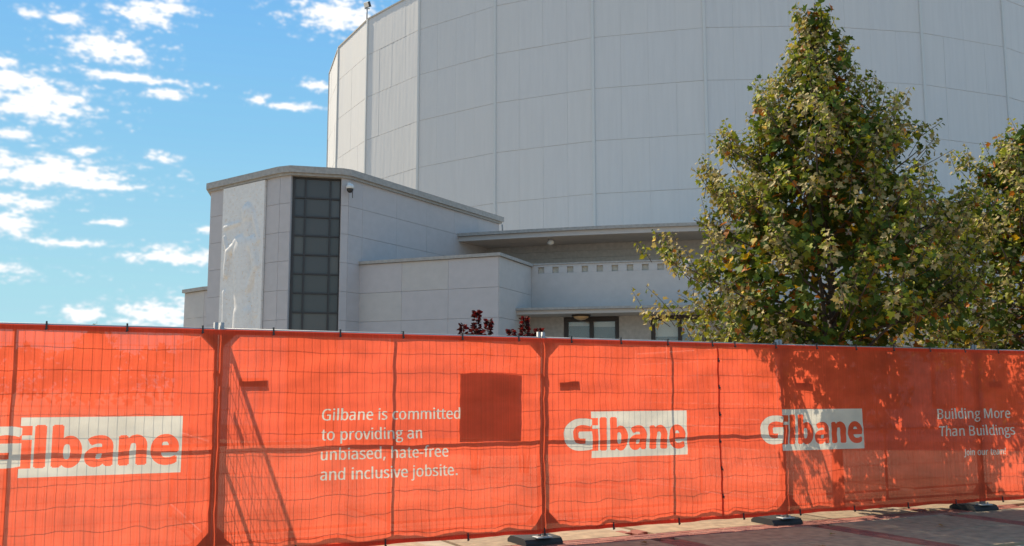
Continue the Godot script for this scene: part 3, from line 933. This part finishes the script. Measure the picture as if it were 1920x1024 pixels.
func banners() -> void:
	crease.seed = 12
	crease.frequency = 1.0
	crease.fractal_octaves = 2
	var cuts := [-3.3, 1.1, 5.46, 9.0, 12.7]
	for i in 4:
		var im := Image.create(2048, 960, false, Image.FORMAT_RGBA8)
		im.fill(ORANGE)
		rng.seed = 60 + i
		for x in 1024:       # threads of the weave
			var v := rng.randf_range(0.93, 1.0)
			im.fill_rect(Rect2i(x * 2, 0, 2, 960), Color(ORANGE.r * v, ORANGE.g * v, ORANGE.b * v, ORANGE.a - rng.randf_range(0.0, 0.03)))
		prints.append([im, cuts[i], cuts[i + 1]])
	logo(-1.512)
	logo(3.768)
	logo(6.376)
	var lines := ["Gilbane is committed", "to providing an", "unbiased, hate-free", "and inclusive jobsite."]
	for i in 4:
		lettering(lines[i], false, 0.932, 1.183 - 0.179 * i, 1.358, 0.103, WHITE, lines[0])
	lettering("Building More", false, 8.845, 1.098, 1.312, 0.126, WHITE)
	lettering("Than Buildings", false, 8.852, 0.880, 1.372, 0.126, WHITE)
	lettering("Join our team!", false, 9.275, 0.630, 0.75, 0.082, WHITE)
	var mats := []
	var inks := []
	var wear := FastNoiseLite.new()
	wear.seed = 4
	wear.frequency = 0.01
	var streak := noise_tex(0.012, Color(0.86, 0.86, 0.86), Color(1, 1, 1), 512, 5, 44)
	for i in 4:
		var m := StandardMaterial3D.new()
		m.resource_name = "banner_print"
		m.albedo_texture = ImageTexture.create_from_image(prints[i][0])
		m.roughness = 0.8
		m.metallic_specular = 0.12
		m.transparency = BaseMaterial3D.TRANSPARENCY_ALPHA
		m.cull_mode = BaseMaterial3D.CULL_DISABLED
		m.backlight_enabled = true
		m.backlight = Color(1, 1, 1)
		m.detail_enabled = true
		m.detail_albedo = streak
		m.detail_blend_mode = BaseMaterial3D.BLEND_MODE_MUL
		mats.append(m)
		var ink: Image = prints[i][0].duplicate()
		var bytes := ink.get_data()
		for k in range(3, bytes.size(), 4):
			bytes[k] = 247 if bytes[k] == 0 else 0
		ink.set_data(2048, 960, false, Image.FORMAT_RGBA8, bytes)
		var w := m.duplicate()
		w.resource_name = "white_print"
		w.albedo_texture = ImageTexture.create_from_image(ink)
		w.backlight = Color(0.84, 0.84, 0.84)
		inks.append(w)
	var hem := StandardMaterial3D.new()
	hem.resource_name = "banner_hem"
	hem.albedo_color = Color8(250, 84, 46)
	hem.roughness = 0.75
	hem.cull_mode = BaseMaterial3D.CULL_DISABLED
	hem.backlight_enabled = true
	hem.backlight = Color(0.5, 0.05, 0.02)
	M["hem"] = hem
	var who := [["orange mesh banner with big logos and four lines of white writing", 0, 2], ["orange mesh banner with shaded logo and Building More writing", 2, 4]]
	for b in who:
		var t := thing("fence_banner", b[0], "banner", Vector3.ZERO, "orange banners along the fence")
		for i in range(b[1], b[2]):
			var c := put(t, "cloth", cloth(cuts[i], cuts[i + 1], 0.045, 1.984, cuts[i], cuts[i + 1], 44, 0.0), mats[i])
			put(t, "print", cloth(cuts[i], cuts[i + 1], 0.5, 1.3, cuts[i], cuts[i + 1], 18, 0.0012), inks[i])
			put(t, "hem", cloth(cuts[i], cuts[i + 1], 1.944, 1.987, cuts[i], cuts[i + 1], 2, -0.004), hem)
			put(t, "hem", cloth(cuts[i], cuts[i + 1], 0.043, 0.083, cuts[i], cuts[i + 1], 2, -0.004), hem)
		var u: float = cuts[b[1]] + (0.26 if b[1] > 0 else 0.7)
		while u < cuts[b[2]]:
			tie(t, u, 1.984)
			u += 0.615
		u = cuts[b[1]] + (0.3 if b[1] > 0 else 0.7)
		while u < cuts[b[2]]:
			tie(t, u, 0.06)
			u += 0.83
	# side hem at the seam between the two banners
	put(get_node("fence_banner_001"), "hem", cloth(5.452, 5.478, 0.045, 1.98, 5.452, 5.478, 44, -0.003), hem)
	for k in 6:
		tie(get_node("fence_banner_001"), 5.47, 0.3 + 0.3 * k, 0.5)

func tie(t: Node, u: float, h: float, size := 1.0) -> void:
	var f := fence_pos(u)
	var p := cloth_point(u, h, 0.003)
	var st := begin()
	box(st, Transform3D(Basis(f[1], UP, f[2]), p), Vector3(0.014, 0.06 * size, 0.006))
	box(st, Transform3D(Basis(f[1], UP, f[2]), p + UP * 0.03 * size - f[2] * 0.02), Vector3(0.012, 0.008, 0.05))
	box(st, Transform3D(Basis(f[1], UP, f[2]).rotated(f[2], 0.5), p - UP * 0.03 * size + f[2] * 0.008), Vector3(0.022, 0.012, 0.012))
	put(t, "zip_tie", done(st), M.dark_plastic)

# ---------------------------------------------------------------- paving
func paving() -> void:
	var g := Node3D.new()
	g.name = "plaza"
	g.set_meta("kind", "structure")
	add_child(g)
	var st := begin()
	quad(st, Vector3(-900, GROUND - 0.03, 60), Vector3(900, GROUND - 0.03, 60), Vector3(900, GROUND - 0.03, -1500), Vector3(-900, GROUND - 0.03, -1500))
	put(g, "ground_sheet", done(st), M.concrete)
	# grid of brick bands along and across the fence
	rng.seed = 3
	var f := fence_pos(PL + 0.01)
	var o: Vector3 = f[0] - f[1] * (PL + 0.01) + UP * GROUND
	var xf := Transform3D(Basis(f[1], UP, f[2]), o)      # x along the fence (u), z towards the camera
	var band := 0.31
	var us := []
	for k in range(-2, 5):
		us.append(4.52 + 2.2 * k)
	var zs := [-4.35, -2.15, 0.05, 2.25, 4.45]
	var slabs := [M.slab_a, M.slab_b, M.slab_c]
	for i in us.size() - 1:
		for j in zs.size() - 1:
			for a in 2:
				for b in 2:
					var w: float = (2.2 - band) / 2.0
					var x: float = us[i] + band / 2 + w * (a + 0.5)
					var z: float = zs[j] + band / 2 + w * (b + 0.5)
					put(g, "slab", slab_mesh(snappedf(w - 0.008, 0.001), snappedf(w - 0.008, 0.001), 0.06, 0.006), slabs[rng.randi_range(0, 2)], xf * Transform3D(Basis(Vector3.RIGHT, -PI / 2), Vector3(x, rng.randf_range(-0.0015, 0.0015), z)))
	var bricks := [M.brick_a, M.brick_a, M.brick_b, M.brick_c]
	var brick := slab_mesh(0.095, 0.195, 0.06, 0.006)
	for k in [2, 3, 4]:
		for row in 3:
			var z := -0.35 + (0.1 if row == 1 else 0.0)
			while z < 3.0:
				if absf(z - 0.05) > 0.24 and absf(z - 2.25) > 0.24:
					put(g, "brick", brick, bricks[rng.randi_range(0, 3)], xf * Transform3D(Basis(Vector3.RIGHT, -PI / 2), Vector3(us[k] + (row - 1) * 0.101, rng.randf_range(-0.002, 0.002), z)))
				z += 0.201
	for row in 3:
		var u := 1.2 + (0.1 if row == 1 else 0.0)
		while u < 10.5:
			put(g, "brick", brick, bricks[rng.randi_range(0, 3)], xf * Transform3D(Basis(UP, PI / 2) * Basis(Vector3.RIGHT, -PI / 2), Vector3(u, rng.randf_range(-0.002, 0.002), 0.05 + (row - 1) * 0.101)))
			u += 0.201
	rng.seed = 91
	var litter := [leaf_mesh(true, Color(0.30, 0.15, 0.04)), leaf_mesh(true, Color(0.22, 0.17, 0.06)), leaf_mesh(true, Color(0.16, 0.08, 0.03))]
	var drops := [[5.5, 1.5, "small dry leaf on the paving close by the round iron cover"], [6.25, 0.9, "small dry leaf on the brick band below the shaded logo"], [4.1, 0.45, "small dry leaf before the banner seam, near the fence"], [7.8, 1.0, "small dry leaf on the open paving below the Building More writing"], [3.35, 0.5, "small dry leaf beside the middle rubber foot"]]
	for k in drops.size():
		var o2 := put(self, "fallen_leaf", litter[k % 3], M.leaf, xf * Transform3D(Basis.from_euler(Vector3(-PI / 2 + 0.15, k * 1.7, 0), EULER_ORDER_YXZ).scaled(Vector3.ONE * rng.randf_range(0.06, 0.09)), Vector3(drops[k][0], 0.018, drops[k][1])))
		meta(o2, drops[k][2], "leaf", "fallen leaves on the paving")
	var c := thing("utility_cover", "round dark iron cover let into the paving at the bottom edge", "manhole cover", xf * Vector3(5.93, 0.004, 1.84))
	st = begin()
	st.set_smooth_group(-1)
	tube(st, [Vector3(0, -0.02, 0), Vector3(0, 0.004, 0)], [0.19, 0.187], 28)
	put(c, "rim", done(st), M.galvanised)
	st = begin()
	tube(st, [Vector3(0, -0.02, 0), Vector3(0, 0.007, 0), Vector3(0, 0.009, 0)], [0.168, 0.168, 0.164], 28)
	put(c, "lid", done(st), M.cast_iron)
	for k in 5:
		put(c, "tread", box_mesh(Vector3(0.22 - absf(k - 2) * 0.03, 0.006, 0.012)), M.cast_iron, at(Vector3(0, 0.011, (k - 2) * 0.05)))

# ---------------------------------------------------------------- trees and shrubs
func leaf_mesh(lobed: bool, col: Color) -> ArrayMesh:
	var st := SurfaceTool.new()
	st.begin(Mesh.PRIMITIVE_TRIANGLES)
	st.set_smooth_group(-1)
	var rim := []
	if lobed:
		rim = [[0, 0.0], [0.30, -0.06], [0.52, 0.16], [0.34, 0.26], [0.50, 0.60], [0.24, 0.58], [0.0, 1.0]]
	else:
		rim = [[0, 0.0], [0.18, 0.18], [0.27, 0.45], [0.17, 0.78], [0.0, 1.0]]
	for s in [-1.0, 1.0]:
		for i in rim.size() - 1:
			var a := Vector3(s * rim[i][0], rim[i][1], absf(rim[i][0]) * 0.35 - rim[i][1] * rim[i][1] * 0.18)
			var b := Vector3(s * rim[i + 1][0], rim[i + 1][1], absf(rim[i + 1][0]) * 0.35 - rim[i + 1][1] * rim[i + 1][1] * 0.18)
			var m := Vector3(0, 0.42, -0.03)
			for p in ([m, b, a] if s > 0 else [m, a, b]):
				st.set_color(col)
				st.add_vertex(p)
	st.generate_normals()
	return st.commit()

func limb(st: SurfaceTool, a: Vector3, b: Vector3, ra: float, rb: float, bend: float, sides := 6) -> void:
	var mid := a.lerp(b, 0.5) + Vector3(rng.randf_range(-1, 1), rng.randf_range(-0.6, 0.2), rng.randf_range(-1, 1)) * bend
	tube(st, [a, a.lerp(mid, 0.55).lerp(a.lerp(b, 0.3), 0.5), mid, b.lerp(mid, 0.4), b], [ra, lerpf(ra, rb, 0.25), lerpf(ra, rb, 0.5), lerpf(ra, rb, 0.75), rb], sides)

# profile: [height, radius] pairs. Leaves below 2.2 m on the far side of the fence line stay behind the banner.
func plane_tree(where: Vector3, height: float, profile: Array, shoots: int, seed_: int, label: String, group: String, big_leaf := 1.0, near_parts := 300, behind := true, fork := true) -> void:
	rng.seed = seed_
	var t := thing("plane_tree", label, "tree", where, group)
	var radius := func(y: float) -> float:
		for i in profile.size() - 1:
			if y <= profile[i + 1][0]:
				return lerpf(profile[i][1], profile[i + 1][1], clampf((y - profile[i][0]) / (profile[i + 1][0] - profile[i][0]), 0, 1))
		return 0.05
	var st := begin()
	st.set_smooth_group(0)
	var axis := []
	var rad := []
	for i in 9:
		var k := i / 8.0
		axis.append(Vector3(0.07 * sin(k * 5.0) * k, height * 0.97 * k, 0.06 * cos(k * 4.0 + 1.0) * k))
		rad.append(lerpf(0.075, 0.008, pow(k, 0.8)) * height / 6.5)
	tube(st, axis, rad, 9)
	if fork:
		limb(st, Vector3(0, 1.2, 0), Vector3(-0.34, height * 0.62, 0.2), 0.045, 0.012, 0.05, 8)
	put(t, "trunk", done(st), M.bark)
	var tips := []
	for i in 72:
		var y := lerpf(1.35, height * 0.93, pow(i / 71.0, 0.85))
		var az := i * 2.39996 + rng.randf_range(-0.3, 0.3)
		var r: float = radius.call(minf(y + 0.5, height)) * rng.randf_range(0.62, 0.92)
		var p := axis[0].lerp(axis[8], y / (height * 0.97)) as Vector3
		var q := p + Vector3(cos(az) * r, r * rng.randf_range(0.3, 0.75), sin(az) * r)
		var ls := begin()
		ls.set_smooth_group(0)
		limb(ls, p, q, 0.026 * (1.2 - y / height * 0.8), 0.006, r * 0.07)
		put(t, "limb", done(ls), M.bark)
		tips.append([p, q])
	# leafy shoots through the crown
	var fence_n: Vector3 = fence_pos(8.0)[2]
	var twigs := begin()
	var leaves := []      # [transform, colour, kind, score]
	var lo: float = profile[0][0]
	var n := 0
	var tries := 0
	while n < shoots and tries < shoots * 20:
		tries += 1
		var y := rng.randf_range(lo, height)
		var rmax: float = radius.call(y)
		if rng.randf() * 1.9 > rmax + 0.12:
			continue
		var az := rng.randf() * TAU
		var depth := pow(rng.randf(), 0.42)
		var clump := 0.80 + 0.30 * crease.get_noise_3d(cos(az) * 1.3 + seed_, y * 1.1, sin(az) * 1.3)
		clump += 0.10 * crease.get_noise_3d(cos(az) * 3.0 + seed_, y * 2.6, sin(az) * 3.0)
		var r := rmax * depth * clump
		var c := axis[0].lerp(axis[8], y / height) as Vector3
		var out := Vector3(cos(az), 0, sin(az))
		var base := c + out * r - UP * 0.15
		if rng.randf() < 0.62:
			var lim: Array = tips[rng.randi_range(0, tips.size() - 1)]
			if rng.randf() * 2.0 > lim[0].distance_to(lim[1]):
				continue
			var k := pow(rng.randf(), 0.5) * 1.06
			base = lim[0].lerp(lim[1], k) + Vector3(rng.randf_range(-1, 1), rng.randf_range(-1, 1), rng.randf_range(-1, 1)) * 0.17
			out = Vector3(lim[1].x - lim[0].x, 0, lim[1].z - lim[0].z).normalized()
			depth = 0.35 + 0.62 * k
			if base.y > height * 0.98:
				continue
		var dir := (out * rng.randf_range(0.15, 0.85) + UP * rng.randf_range(0.5, 1.1) + Vector3(rng.randf_range(-0.4, 0.4), 0, rng.randf_range(-0.4, 0.4))).normalized()
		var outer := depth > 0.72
		var long := rng.randf_range(0.22, 0.46) * (1.35 if outer and rng.randf() < 0.25 else 1.0)
		var world := where + base
		var b: float = -(world - fence_pos(8.0)[0]).dot(fence_n)
		if behind and b < 0.32 and world.y < 2.25:
			continue
		n += 1
		var tip := base + dir * long
		if outer:
			tube(twigs, [base - dir * 0.1, base.lerp(tip, 0.55) + Vector3(0.01, 0, 0.01), tip], [0.006, 0.0045, 0.002], 3, false)
		var count := rng.randi_range(13, 19) if outer else rng.randi_range(9, 13)
		var tan_shoot := outer and rng.randf() < 0.55
		for k in count:
			var s := (k + rng.randf()) / count
			var turn := k * 2.4 + rng.randf_range(-0.5, 0.5)
			var side := dir.cross(Vector3(cos(turn), 0.2, sin(turn))).normalized()
			var size := (rng.randf_range(0.048, 0.092) if outer else rng.randf_range(0.085, 0.155)) * lerpf(1.2, 0.75, s) * big_leaf
			var at_ := base + dir * long * s + side * size * 0.55
			var ly := (side * 0.8 + dir * rng.randf_range(-0.25, 0.6) - UP * rng.randf_range(0.0, 0.7)).normalized()
			var lz := (UP * 0.6 + out * 0.5 + Vector3(rng.randf_range(-0.9, 0.9), rng.randf_range(-0.6, 0.9), rng.randf_range(-0.9, 0.9)))
			lz = (lz - ly * lz.dot(ly)).normalized()
			var xf := Transform3D(Basis(ly.cross(lz), ly, lz).scaled(Vector3.ONE * size), at_)
			if behind and (where + at_).y < 2.2 and -(where + at_ - fence_pos(8.0)[0]).dot(fence_n) < 0.14:
				continue
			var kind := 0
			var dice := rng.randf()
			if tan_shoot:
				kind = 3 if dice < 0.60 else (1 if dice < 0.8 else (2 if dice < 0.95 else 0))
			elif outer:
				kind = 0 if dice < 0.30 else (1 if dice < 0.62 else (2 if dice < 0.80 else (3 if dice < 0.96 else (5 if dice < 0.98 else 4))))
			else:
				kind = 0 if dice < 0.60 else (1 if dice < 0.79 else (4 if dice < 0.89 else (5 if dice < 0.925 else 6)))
			var front := -(at_ - c).normalized().dot(-fence_n)
			leaves.append([xf, kind, size * (1.0 + front) * (1.0 if depth > 0.6 else 0.5)])
	put(t, "twigs", done(twigs), M.twig_bark).set_meta("kind", "stuff")
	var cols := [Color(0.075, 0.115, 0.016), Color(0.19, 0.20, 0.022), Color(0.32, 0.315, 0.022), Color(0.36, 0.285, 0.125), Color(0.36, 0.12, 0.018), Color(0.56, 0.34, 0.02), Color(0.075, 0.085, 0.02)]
	leaves.sort_custom(func(p, q): return p[2] > q[2])
	var meshes := []
	for c in cols:
		meshes.append(leaf_mesh(true, c))
	var rest := []
	for i in leaves.size():
		if i < near_parts:
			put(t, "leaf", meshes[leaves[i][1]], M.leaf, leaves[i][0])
		else:
			rest.append(leaves[i])
	var mm := MultiMesh.new()
	mm.transform_format = MultiMesh.TRANSFORM_3D
	mm.use_colors = true
	mm.mesh = leaf_mesh(true, Color.WHITE)
	mm.instance_count = rest.size()
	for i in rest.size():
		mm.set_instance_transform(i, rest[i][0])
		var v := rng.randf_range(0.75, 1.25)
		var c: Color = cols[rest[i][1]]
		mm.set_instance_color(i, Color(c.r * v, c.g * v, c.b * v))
	var crown := MultiMeshInstance3D.new()
	crown.name = "crown"
	crown.multimesh = mm
	crown.material_override = M.leaf
	crown.set_meta("kind", "stuff")
	t.add_child(crown, true)

func red_shrub(where: Vector3, spikes: Array, seed_: int, label: String) -> void:
	rng.seed = seed_
	var t := thing("red_shrub", label, "shrub", where, "dark red shrubs behind the fence")
	var cols := [Color(0.10, 0.010, 0.012), Color(0.045, 0.010, 0.012), Color(0.20, 0.014, 0.014), Color(0.025, 0.010, 0.011)]
	var meshes := []
	for c in cols:
		meshes.append(leaf_mesh(false, c))
	var total := 0
	var fine := []
	for s in spikes:       # [x, top, z, leaves, spread]
		var tip := Vector3(s[0], s[1], s[2])
		var st := begin()
		st.set_smooth_group(0)
		limb(st, Vector3(s[0] * 0.25, 0, s[2] * 0.25), tip, 0.022, 0.004, 0.08)
		put(t, "stem", done(st), M.twig_bark)
		for k in s[3] * 3:
			var f := pow(rng.randf(), 1.5) * 0.75
			var p := tip.lerp(Vector3(s[0] * 0.6, s[1] - 1.1, s[2] * 0.6), f)
			var turn := rng.randf() * TAU
			var reach: float = s[4] * (0.25 + f) * rng.randf_range(0.3, 1.0)
			p += Vector3(cos(turn), rng.randf_range(-0.2, 0.3), sin(turn)) * reach
			var ly := Vector3(cos(turn), rng.randf_range(-0.5, 0.9), sin(turn)).normalized()
			var lz := Vector3(rng.randf_range(-1, 1), rng.randf_range(-0.3, 1), rng.randf_range(-1, 1))
			lz = (lz - ly * lz.dot(ly)).normalized()
			var xf := Transform3D(Basis(ly.cross(lz), ly, lz).scaled(Vector3.ONE * rng.randf_range(0.055, 0.105)), p)
			if k % 3 > 0:
				fine.append(xf)
			else:
				put(t, "leaf", meshes[rng.randi_range(0, 3)], M.leaf, xf)
	var mm := MultiMesh.new()
	mm.transform_format = MultiMesh.TRANSFORM_3D
	mm.use_colors = true
	mm.mesh = leaf_mesh(false, Color.WHITE)
	mm.instance_count = fine.size()
	for i in fine.size():
		mm.set_instance_transform(i, fine[i])
		var c: Color = cols[rng.randi_range(0, 3)]
		mm.set_instance_color(i, c * rng.randf_range(0.8, 1.4))
	var crown := MultiMeshInstance3D.new()
	crown.name = "foliage"
	crown.multimesh = mm
	crown.material_override = M.leaf
	crown.set_meta("kind", "stuff")
	t.add_child(crown, true)

func greenery() -> void:
	var crown := [[1.2, 0.7], [1.8, 1.3], [2.3, 2.3], [2.7, 2.6], [3.1, 2.4], [3.9, 1.95], [4.6, 1.58], [5.3, 1.15], [5.9, 0.6], [6.5, 0.24], [7.1, 0.07]]
	var f := fence_pos(8.05)
	plane_tree(f[0] - f[2] * 0.9 + UP * GROUND, 7.1, crown, 1350, 11, "tall olive and rust leaved young tree standing whole behind the fence", "young street trees behind the fence")
	var second := [[1.2, 0.7], [1.8, 1.4], [2.4, 2.4], [3.2, 2.3], [4.0, 1.85], [4.8, 1.1], [5.3, 0.55], [5.75, 0.15]]
	f = fence_pos(12.25)
	plane_tree(f[0] - f[2] * 1.0 + UP * GROUND, 5.75, second, 1000, 12, "green young tree cut off by the right edge of the photo", "young street trees behind the fence", 1.0, 300, true, false)
	var far := [[1.0, 1.5], [3.0, 2.6], [5.0, 2.4], [7.0, 1.2], [8.2, 0.2]]
	plane_tree(W(-38.9, GROUND, 90), 8.3, far, 130, 13, "far treetop just showing over the banner, left of the cloud", "far treetops over the fence", 3.2, 0, false, false)
	plane_tree(W(-40.4, GROUND, 93), 8.0, far, 130, 14, "far treetop beside the other, partly hidden by the banner", "far treetops over the fence", 3.2, 0, false, false)
	# the wood along the horizon, seen through the cloth
	rng.seed = 55
	var mm := MultiMesh.new()
	mm.transform_format = MultiMesh.TRANSFORM_3D
	mm.use_colors = true
	mm.mesh = leaf_mesh(true, Color.WHITE)
	mm.instance_count = 9000
	for i in 9000:
		var x := rng.randf_range(-75, 60)
		var top := 5.6 + 1.1 * crease.get_noise_2d(x * 0.14, 3.0) + 0.5 * crease.get_noise_2d(x * 0.6, 9.0)
		var y := top * pow(rng.randf(), 0.6)
		var b := Basis.from_euler(Vector3(rng.randf() * TAU, rng.randf() * TAU, rng.randf() * TAU)).scaled(Vector3.ONE * rng.randf_range(0.5, 1.0))
		mm.set_instance_transform(i, Transform3D(b, W(x, y, 104 + rng.randf_range(-2.5, 2.5))))
		var v := rng.randf_range(0.7, 1.3)
		mm.set_instance_color(i, Color(0.07 * v, 0.095 * v, 0.03 * v))
	var wood := MultiMeshInstance3D.new()
	wood.name = numbered("far_wood")
	wood.multimesh = mm
	wood.material_override = M.leaf
	wood.set_meta("kind", "stuff")
	wood.set_meta("label", "distant dark green belt of trees seen faintly through the banner")
	wood.set_meta("category", "wood")
	add_child(wood)
	red_shrub(W(-0.66, GROUND, 18.0), [[-0.26, 2.74, 0.0, 60, 0.13], [0.0, 3.0, 0.05, 80, 0.10], [0.22, 2.84, -0.05, 80, 0.12], [-0.05, 2.65, 0.2, 60, 0.2]], 21, "dark red leafed shrub left of the fence post, three upright shoots")
	red_shrub(W(0.22, GROUND, 18.3), [[-0.24, 2.66, 0.05, 65, 0.15], [0.02, 2.9, 0.0, 85, 0.13], [0.30, 2.68, 0.0, 70, 0.17], [0.1, 2.55, 0.2, 60, 0.2]], 22, "dark red leafed shrub by the fence post, before the curved wall")

# ---------------------------------------------------------------- the scene
func _ready() -> void:
	var cam := Camera3D.new()
	cam.name = "camera"
	cam.fov = rad_to_deg(2.0 * atan(512.0 / 1800.0))
	cam.near = 0.1
	cam.far = 3000.0
	add_child(cam)
	cam.position = Vector3(0, EYE, 0)
	cam.rotation = Vector3(0.1225, 0, 0)
	cam.current = true
	var env := Environment.new()
	env.background_mode = Environment.BG_SKY
	var sky := Sky.new()
	var pano := PanoramaSkyMaterial.new()
	pano.panorama = ImageTexture.create_from_image(make_sky())
	sky.sky_material = pano
	env.sky = sky
	env.background_energy_multiplier = 1.18
	env.tonemap_mode = Environment.TONE_MAPPER_LINEAR
	env.tonemap_exposure = 1.7
	env.sdfgi_enabled = true
	env.ssao_enabled = true
	env.ssil_enabled = true
	var we := WorldEnvironment.new()
	we.name = "world"
	we.environment = env
	add_child(we)
	var sun := DirectionalLight3D.new()
	sun.name = "sun"
	add_child(sun)
	sun.look_at_from_position(Vector3.ZERO, Vector3(0.725, -0.965, 0.688), UP)
	sun.light_energy = 1.6
	sun.light_color = Color(1.0, 0.94, 0.84)
	sun.light_angular_distance = 0.5
	sun.shadow_enabled = true
	materials()
	paving()
	round_hall()
	stair_tower()
	annexes()
	concourse()
	fence()
	banners()
	greenery()
